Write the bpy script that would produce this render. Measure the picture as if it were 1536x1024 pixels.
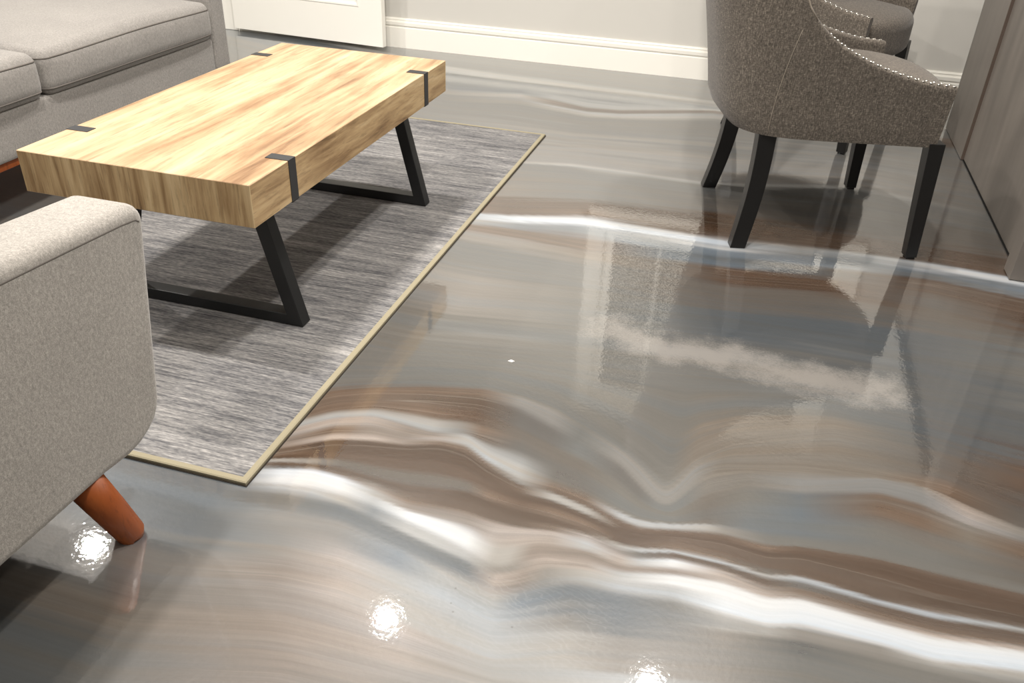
import bpy, bmesh, math, random
import numpy as np
from mathutils import Vector, Matrix
random.seed(7)
C = bpy.context.scene.collection
scn = bpy.context.scene
for o in list(bpy.data.objects):
    bpy.data.objects.remove(o)
PI = math.pi

# ------------------------------------------------------------------ camera
cam_d = bpy.data.cameras.new('camera')
cam = bpy.data.objects.new('camera', cam_d)
C.objects.link(cam)
f_ = Vector((-0.22436064, 0.8231828, -0.52156723))
r_ = Vector((0.95834449, 0.28344802, 0.03511483))
u_ = Vector((-0.17674312, 0.4919627, 0.85248729))
mw = Matrix(((r_.x, u_.x, -f_.x, 0.0), (r_.y, u_.y, -f_.y, 0.0), (r_.z, u_.z, -f_.z, 1.1346), (0, 0, 0, 1)))
cam.matrix_world = mw
cam_d.sensor_width = 36.0
cam_d.lens = 1280.75 / 1536 * 36.0
cam_d.clip_start = 0.02
scn.camera = cam

# ------------------------------------------------------------------ world, exposure
w = bpy.data.worlds.new('world')
scn.world = w
w.use_nodes = True
bg = w.node_tree.nodes['Background']
bg.inputs[0].default_value = (0.02, 0.025, 0.04, 1)
bg.inputs[1].default_value = 0.3
vs = scn.view_settings
vs.view_transform = 'Standard'
vs.look = 'None'
vs.gamma = 1
vs.use_curve_mapping = False
vs.exposure = 0.0

# ------------------------------------------------------------------ recessed lamps (their light)
CEIL = 2.5
LAMPS = [(-3.18, 2.76, 1.0), (-1.385, 2.8, 1.0), (0.0, 2.83, 1.0), (1.45, 2.8, 0.35),
         (-3.17, 1.5, .7), (-1.5, 1.5, 1.0), (-0.2, 1.5, 1.0), (1.05, 1.5, .45),
         (-1.5, 0.0, .5), (0.0, 0.0, .18), (1.5, 0.0, .12), (-3.0, 0.0, .2)]
LAMP_W = 35.0
for i, (x, y, k) in enumerate(LAMPS):
    ld = bpy.data.lights.new('ceiling_lamp_light', 'AREA')
    ld.shape = 'DISK'
    ld.size = 0.105
    ld.energy = LAMP_W * k
    ld.color = (1.0, 0.955, 0.90)
    ld.spread = math.radians(172)
    lo = bpy.data.objects.new('ceiling_lamp_light', ld)
    lo.location = (x, y, CEIL - 0.012)
    C.objects.link(lo)

# ------------------------------------------------------------------ helpers
def lin(c):
    return tuple(((v / 255) / 12.92 if v / 255 <= 0.04045 else ((v / 255 + 0.055) / 1.055) ** 2.4) for v in c)

def mat(name, col=(128, 128, 128), rough=0.6, spec=0.5, metal=0.0):
    m = bpy.data.materials.new(name)
    m.use_nodes = True
    b = m.node_tree.nodes['Principled BSDF']
    b.inputs['Base Color'].default_value = (*lin(col), 1)
    b.inputs['Roughness'].default_value = rough
    b.inputs['Specular IOR Level'].default_value = spec
    b.inputs['Metallic'].default_value = metal
    return m

class NT:
    def __init__(s, m):
        s.t = m.node_tree; s.b = s.t.nodes['Principled BSDF']
    def n(s, typ, **kw):
        nd = s.t.nodes.new(typ)
        for k, v in kw.items():
            setattr(nd, k, v)
        return nd
    def l(s, a, b): s.t.links.new(a, b)
    def coord(s, scale=(1, 1, 1), rot=(0, 0, 0), loc=(0, 0, 0)):
        tc = s.n('ShaderNodeTexCoord'); mp = s.n('ShaderNodeMapping')
        mp.inputs['Scale'].default_value = scale
        mp.inputs['Rotation'].default_value = rot
        mp.inputs['Location'].default_value = loc
        s.l(tc.outputs['Object'], mp.inputs[0])
        return mp.outputs[0]
    def noise(s, vec, scale=1, detail=4, rough=0.55, dist=0.0):
        nd = s.n('ShaderNodeTexNoise')
        nd.inputs['Scale'].default_value = scale
        nd.inputs['Detail'].default_value = detail
        nd.inputs['Roughness'].default_value = rough
        nd.inputs['Distortion'].default_value = dist
        s.l(vec, nd.inputs['Vector'])
        return nd.outputs['Fac']
    def ramp(s, fac, stops, interp='LINEAR'):
        nd = s.n('ShaderNodeValToRGB')
        nd.color_ramp.interpolation = interp
        e = nd.color_ramp.elements
        while len(e) < len(stops): e.new(0.5)
        for el, (p, c) in zip(e, stops):
            el.position = p
            el.color = (*lin(c), 1) if isinstance(c, tuple) else (c, c, c, 1)
        s.l(fac, nd.inputs[0])
        return nd.outputs[0]
    def math(s, op, a, b=None, c=None):
        nd = s.n('ShaderNodeMath', operation=op)
        for i, v in enumerate((a, b, c)):
            if v is None: continue
            if isinstance(v, (int, float)): nd.inputs[i].default_value = v
            else: s.l(v, nd.inputs[i])
        return nd.outputs[0]
    def mix(s, fac, a, b, blend='MIX'):
        nd = s.n('ShaderNodeMix', data_type='RGBA', blend_type=blend)
        for i, v in ((0, fac), (6, a), (7, b)):
            if isinstance(v, (int, float)): nd.inputs[i].default_value = v
            elif isinstance(v, tuple): nd.inputs[i].default_value = (*lin(v), 1)
            else: s.l(v, nd.inputs[i])
        return nd.outputs[2]
    def bump(s, h, strength=0.3, dist=0.002, target='Normal'):
        nd = s.n('ShaderNodeBump')
        nd.inputs['Strength'].default_value = strength
        nd.inputs['Distance'].default_value = dist
        s.l(h, nd.inputs['Height'])
        s.l(nd.outputs[0], s.b.inputs[target])
        return nd
    def base(s, c): s.l(c, s.b.inputs['Base Color'])

def link_mesh(name, me, m=None, parent=None, smooth=False):
    o = bpy.data.objects.new(name, me)
    C.objects.link(o)
    if m is not None:
        me.materials.append(m)
    if parent is not None:
        o.parent = parent
    if smooth:
        for p in me.polygons: p.use_smooth = True
    return o

def obj(name, bm, m=None, parent=None, smooth=False, bevel=0, seg=2, sub=0):
    me = bpy.data.meshes.new(name)
    bmesh.ops.recalc_face_normals(bm, faces=bm.faces[:])
    bm.to_mesh(me); bm.free()
    o = link_mesh(name, me, m, parent, smooth)
    if bevel:
        md = o.modifiers.new('bevel', 'BEVEL'); md.width = bevel; md.segments = seg; md.limit_method = 'ANGLE'; md.angle_limit = math.radians(35)
        for p in me.polygons: p.use_smooth = True
        wn = o.modifiers.new('wn', 'WEIGHTED_NORMAL'); wn.keep_sharp = True
    if sub:
        md = o.modifiers.new('sub', 'SUBSURF'); md.levels = sub; md.render_levels = sub
    return o

def tag(o, label, cat, group=None):
    o['label'] = label; o['category'] = cat
    if group: o['group'] = group
    return o

def thing(name, label, cat, loc=(0, 0, 0), rz=0, group=None):
    o = bpy.data.objects.new(name, None)
    C.objects.link(o)
    o.location = loc; o.rotation_euler = (0, 0, rz)
    return tag(o, label, cat, group)

def structure(o):
    o['kind'] = 'structure'
    return o

def add_box(bm, lo, hi, M=None):
    vs_ = []
    for z in (lo[2], hi[2]):
        for y in (lo[1], hi[1]):
            for x in (lo[0], hi[0]):
                p = Vector((x, y, z))
                vs_.append(bm.verts.new(M @ p if M else p))
    for q in ((0, 2, 3, 1), (4, 5, 7, 6), (0, 1, 5, 4), (2, 6, 7, 3), (0, 4, 6, 2), (1, 3, 7, 5)):
        bm.faces.new([vs_[i] for i in q])

def box(lo, hi):
    bm = bmesh.new(); add_box(bm, lo, hi); return bm

def add_loft(bm, rings, cap=True):
    R = [[bm.verts.new(p) for p in r] for r in rings]
    n = len(R[0])
    for a, b in zip(R, R[1:]):
        for i in range(n):
            bm.faces.new((a[i], a[(i + 1) % n], b[(i + 1) % n], b[i]))
    if cap:
        bm.faces.new(R[0][::-1]); bm.faces.new(R[-1])

def add_tube(bm, pts, r, n=8, closed=False):
    pts = [Vector(p) for p in pts]
    rings = []
    for i, p in enumerate(pts):
        if closed:
            t = pts[(i + 1) % len(pts)] - pts[i - 1]
        else:
            t = pts[min(i + 1, len(pts) - 1)] - pts[max(i - 1, 0)]
        t.normalize()
        a = t.cross(Vector((0, 0, 1)))
        if a.length < 1e-3: a = t.cross(Vector((1, 0, 0)))
        a.normalize(); b = t.cross(a)
        rr = r(i / (len(pts) - 1)) if callable(r) else r
        rings.append([p + (a * math.cos(2 * PI * k / n) + b * math.sin(2 * PI * k / n)) * rr for k in range(n)])
    if closed:
        rings.append(rings[0])
        add_loft(bm, rings, cap=False)
        bmesh.ops.remove_doubles(bm, verts=bm.verts[:], dist=1e-6)
    else:
        add_loft(bm, rings)

def rbox(lo, hi, r, n=6, inner=6, deform=None):
    """box with all edges rounded by radius r, dense enough to be bent by deform(p)"""
    lo = Vector(lo); hi = Vector(hi)
    c = (lo + hi) / 2; h = (hi - lo) / 2
    r3 = r if isinstance(r, tuple) else (r, r, r)
    def cs(hh, rr):
        a = [-hh + rr * (1 - math.cos(PI / 2 * i / n)) * 1.0 for i in range(n + 1)]
        mid = [-hh + rr + (2 * (hh - rr)) * i / inner for i in range(1, inner)]
        return a + mid + [-v for v in a[::-1]]
    ax = [cs(h[i], min(r3[i], h[i] * .999)) for i in range(3)]
    bm = bmesh.new()
    def mp(p):
        q = [max(-(h[i] - r3[i]), min(h[i] - r3[i], p[i])) for i in range(3)]
        d = Vector([(p[i] - q[i]) / r3[i] for i in range(3)])
        # cube direction -> sphere direction
        if d.length > 1e-9:
            m_ = max(abs(d.x), abs(d.y), abs(d.z))
            # keep faces flat: points where only one axis is at limit
            dd = d.normalized()
            k = [abs(d[i]) > 1e-9 for i in range(3)]
            if sum(k) >= 2:
                e = Vector([math.copysign(math.sin(PI / 2 * (1 - math.acos(max(0, min(1, 1 - (1 - abs(d[i]))))) / (PI / 2))) if False else abs(d[i]), d[i]) for i in range(3)])
                dd = e.normalized() * m_
            else:
                dd = d
            d = dd
        return Vector([q[i] + d[i] * r3[i] for i in range(3)])
    for a in range(3):
        b_, c_ = (a + 1) % 3, (a + 2) % 3
        for sgn in (-1, 1):
            grid = []
            for u in ax[b_]:
                row = []
                for v in ax[c_]:
                    p = [0, 0, 0]; p[a] = sgn * h[a]; p[b_] = u; p[c_] = v
                    q = mp(p) + c
                    if deform: q = Vector(deform(q, lo, hi))
                    row.append(bm.verts.new(q))
                grid.append(row)
            for i in range(len(grid) - 1):
                for j in range(len(grid[0]) - 1):
                    f = (grid[i][j], grid[i + 1][j], grid[i + 1][j + 1], grid[i][j + 1])
                    bm.faces.new(f if sgn > 0 else f[::-1])
    bmesh.ops.remove_doubles(bm, verts=bm.verts[:], dist=1e-5)
    return bm

def copy_tree(o, parent=None):
    c = o.copy(); C.objects.link(c)
    if parent is not None: c.parent = parent
    for ch in list(o.children):
        copy_tree(ch, c)
    return c

# ------------------------------------------------------------------ materials
def wall_mat():
    m = mat('wall_paint', (210, 207, 200), 0.75, 0.25)
    t = NT(m); t.bump(t.noise(t.coord(), 160, 3), 0.12, 0.001); return m

def white_paint():
    m = mat('white_satin_paint', (250, 247, 238), 0.38, 0.45)
    t = NT(m); t.bump(t.noise(t.coord(), 30, 2), 0.04, 0.001); return m

def felt(name, c1, c2, c3, scale=260):
    m = mat(name, c2, 0.95, 0.15)
    t = NT(m)
    v = t.coord()
    n1 = t.noise(v, scale * 1.9, 3, 0.7)
    n2 = t.noise(t.coord((1.0, 1.0, 0.6)), scale * .75, 4, 0.7, 0.4)
    n3 = t.noise(v, 7, 2, 0.5)
    f = t.math('ADD', t.math('MULTIPLY', n1, 0.5), t.math('MULTIPLY', n2, 0.42))
    f = t.math('ADD', f, t.math('MULTIPLY', n3, 0.1))
    t.base(t.ramp(f, [(0.34, c1), (0.5, c2), (0.66, c3)]))
    t.b.inputs['Sheen Weight'].default_value = 0.25
    t.b.inputs['Sheen Roughness'].default_value = 0.5
    t.bump(f, 0.5, 0.0012)
    return m

def tweed():
    m = mat('tweed_fabric', (104, 97, 88), 0.9, 0.15)
    t = NT(m)
    a = t.noise(t.coord((1, 1, .22)), 420, 2, 0.6)
    b = t.noise(t.coord((.3, .3, 1)), 420, 2, 0.6)
    c = t.noise(t.coord(), 170, 4, 0.6)
    f = t.math('ADD', t.math('MULTIPLY', a, 0.45), t.math('MULTIPLY', b, 0.35))
    f = t.math('ADD', f, t.math('MULTIPLY', c, 0.16))
    t.base(t.ramp(f, [(0.34, (56, 51, 46)), (0.5, (92, 85, 77)), (0.64, (134, 125, 114))]))
    t.bump(f, 0.5, 0.001)
    t.b.inputs['Sheen Weight'].default_value = 0.2
    return m

def wood(name, sc, pal, seed=0.0):
    m = mat(name, (200, 170, 130), 0.45, 0.35)
    t = NT(m)
    v = t.coord(sc, loc=(seed, seed * .7, seed * .3))
    broad = t.noise(v, 1.0, 3, 0.5, 0.6)
    mid = t.noise(v, 3.6, 5, 0.62, 0.5)
    fine = t.noise(t.coord(tuple(s * 7 for s in sc)), 1.6, 4, 0.7)
    blot = t.noise(t.coord((2.2, 2.2, 2.2)), 1.5, 2)
    f = t.math('ADD', t.math('MULTIPLY', broad, 0.45), t.math('MULTIPLY', mid, 0.38))
    f = t.math('ADD', f, t.math('MULTIPLY', blot, 0.17))
    col = t.ramp(f, pal)
    pores = t.ramp(fine, [(0.36, 0.55), (0.46, 1.0)])
    t.base(t.mix(0.55, col, t.mix(1.0, col, pores, 'MULTIPLY')))
    t.bump(fine, 0.18, 0.0008)
    return m

def rug_mat():
    m = mat('woven_rug', (130, 127, 124), 0.95, 0.1)
    t = NT(m)
    a = t.noise(t.coord((9, 150, 1)), 1.0, 4, 0.65)
    b = t.noise(t.coord((2.0, 26, 1)), 1.0, 4, 0.6)
    c = t.noise(t.coord((1.4, 3.2, 1)), 1.2, 3, 0.5)
    d = t.noise(t.coord((60, 260, 1)), 1.0, 2, 0.6)
    f = t.math('ADD', t.math('MULTIPLY', a, 0.36), t.math('MULTIPLY', b, 0.26))
    f = t.math('ADD', f, t.math('MULTIPLY', c, 0.14))
    f = t.math('ADD', f, t.math('MULTIPLY', d, 0.24))
    t.base(t.ramp(f, [(0.37, (62, 62, 65)), (0.46, (100, 99, 100)), (0.54, (136, 134, 132)), (0.64, (180, 176, 172))]))
    t.bump(d, 0.5, 0.002)
    return m

M_wall = wall_mat(); M_white = white_paint()
M_ceil = mat('ceiling_paint', (225, 223, 218), 0.85, 0.2)
M_sofa = felt('sofa_grey_felt', (106, 102, 99), (133, 129, 124), (160, 155, 149))
M_arm = felt('armchair_light_felt', (118, 114, 108), (149, 144, 137), (180, 174, 166))
M_seam = mat('seam_thread', (104, 99, 94), 0.9, 0.1)
M_tweed = tweed()
M_pipe = mat('piping_thread', (138, 129, 117), 0.8, 0.2)
M_black = mat('black_powder_metal', (24, 25, 26), 0.42, 0.5)
M_strap = mat('black_strap_metal', (44, 44, 45), 0.5, 0.5)
M_blackwood = mat('black_lacquered_wood', (16, 15, 15), 0.35, 0.5)
M_nail = mat('nickel_nailhead', (225, 222, 215), 0.22, 0.5, 1.0)
M_orange = wood('orange_stained_wood', (9, 9, 2), [(0.3, (118, 57, 21)), (0.5, (147, 75, 31)), (0.7, (170, 94, 45))])
TOPPAL = [(0.34, (122, 91, 64)), (0.43, (160, 131, 99)), (0.51, (184, 157, 124)), (0.62, (199, 176, 145))]
SIDEPAL = [(0.34, (98, 74, 50)), (0.43, (142, 114, 80)), (0.52, (178, 150, 110)), (0.64, (206, 182, 142))]
M_wood_top = wood('oak_laminate_top', (11, .8, 3), TOPPAL, 0.0)
M_wood_end = wood('oak_laminate_end', (16, 2, 1.2), [(0.36, (100, 76, 50)), (0.45, (158, 128, 90)), (0.53, (196, 168, 126)), (0.64, (222, 198, 156))], 3.0)
M_wood_side = wood('oak_laminate_side', (2, 1.6, 16), SIDEPAL, 5.0)
M_rug = rug_mat()
M_bind = mat('rug_binding', (150, 142, 120), 0.9, 0.1)
tb = NT(M_bind); tb.bump(tb.noise(tb.coord(), 420, 2), .5, .001)
M_back = mat('rug_backing', (60, 54, 48), 0.9, 0.1)
M_glass = mat('night_glass', (8, 10, 14), 0.05, 0.6)
M_cab = mat('taupe_cabinet', (128, 121, 114), 0.42, 0.4)
tcb = NT(M_cab)
tcb.base(tcb.ramp(tcb.noise(tcb.coord((6, 6, 1)), 2.0, 3), [(0.3, (106, 100, 94)), (0.7, (122, 115, 108))]))
M_cabedge = mat('taupe_cabinet_edge', (84, 72, 64), 0.5, 0.4)
M_kick = mat('dark_shadow_gap', (22, 21, 20), 0.7, 0.2)
M_steel = mat('brushed_nickel', (190, 188, 182), 0.3, 0.5, 1.0)

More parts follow.
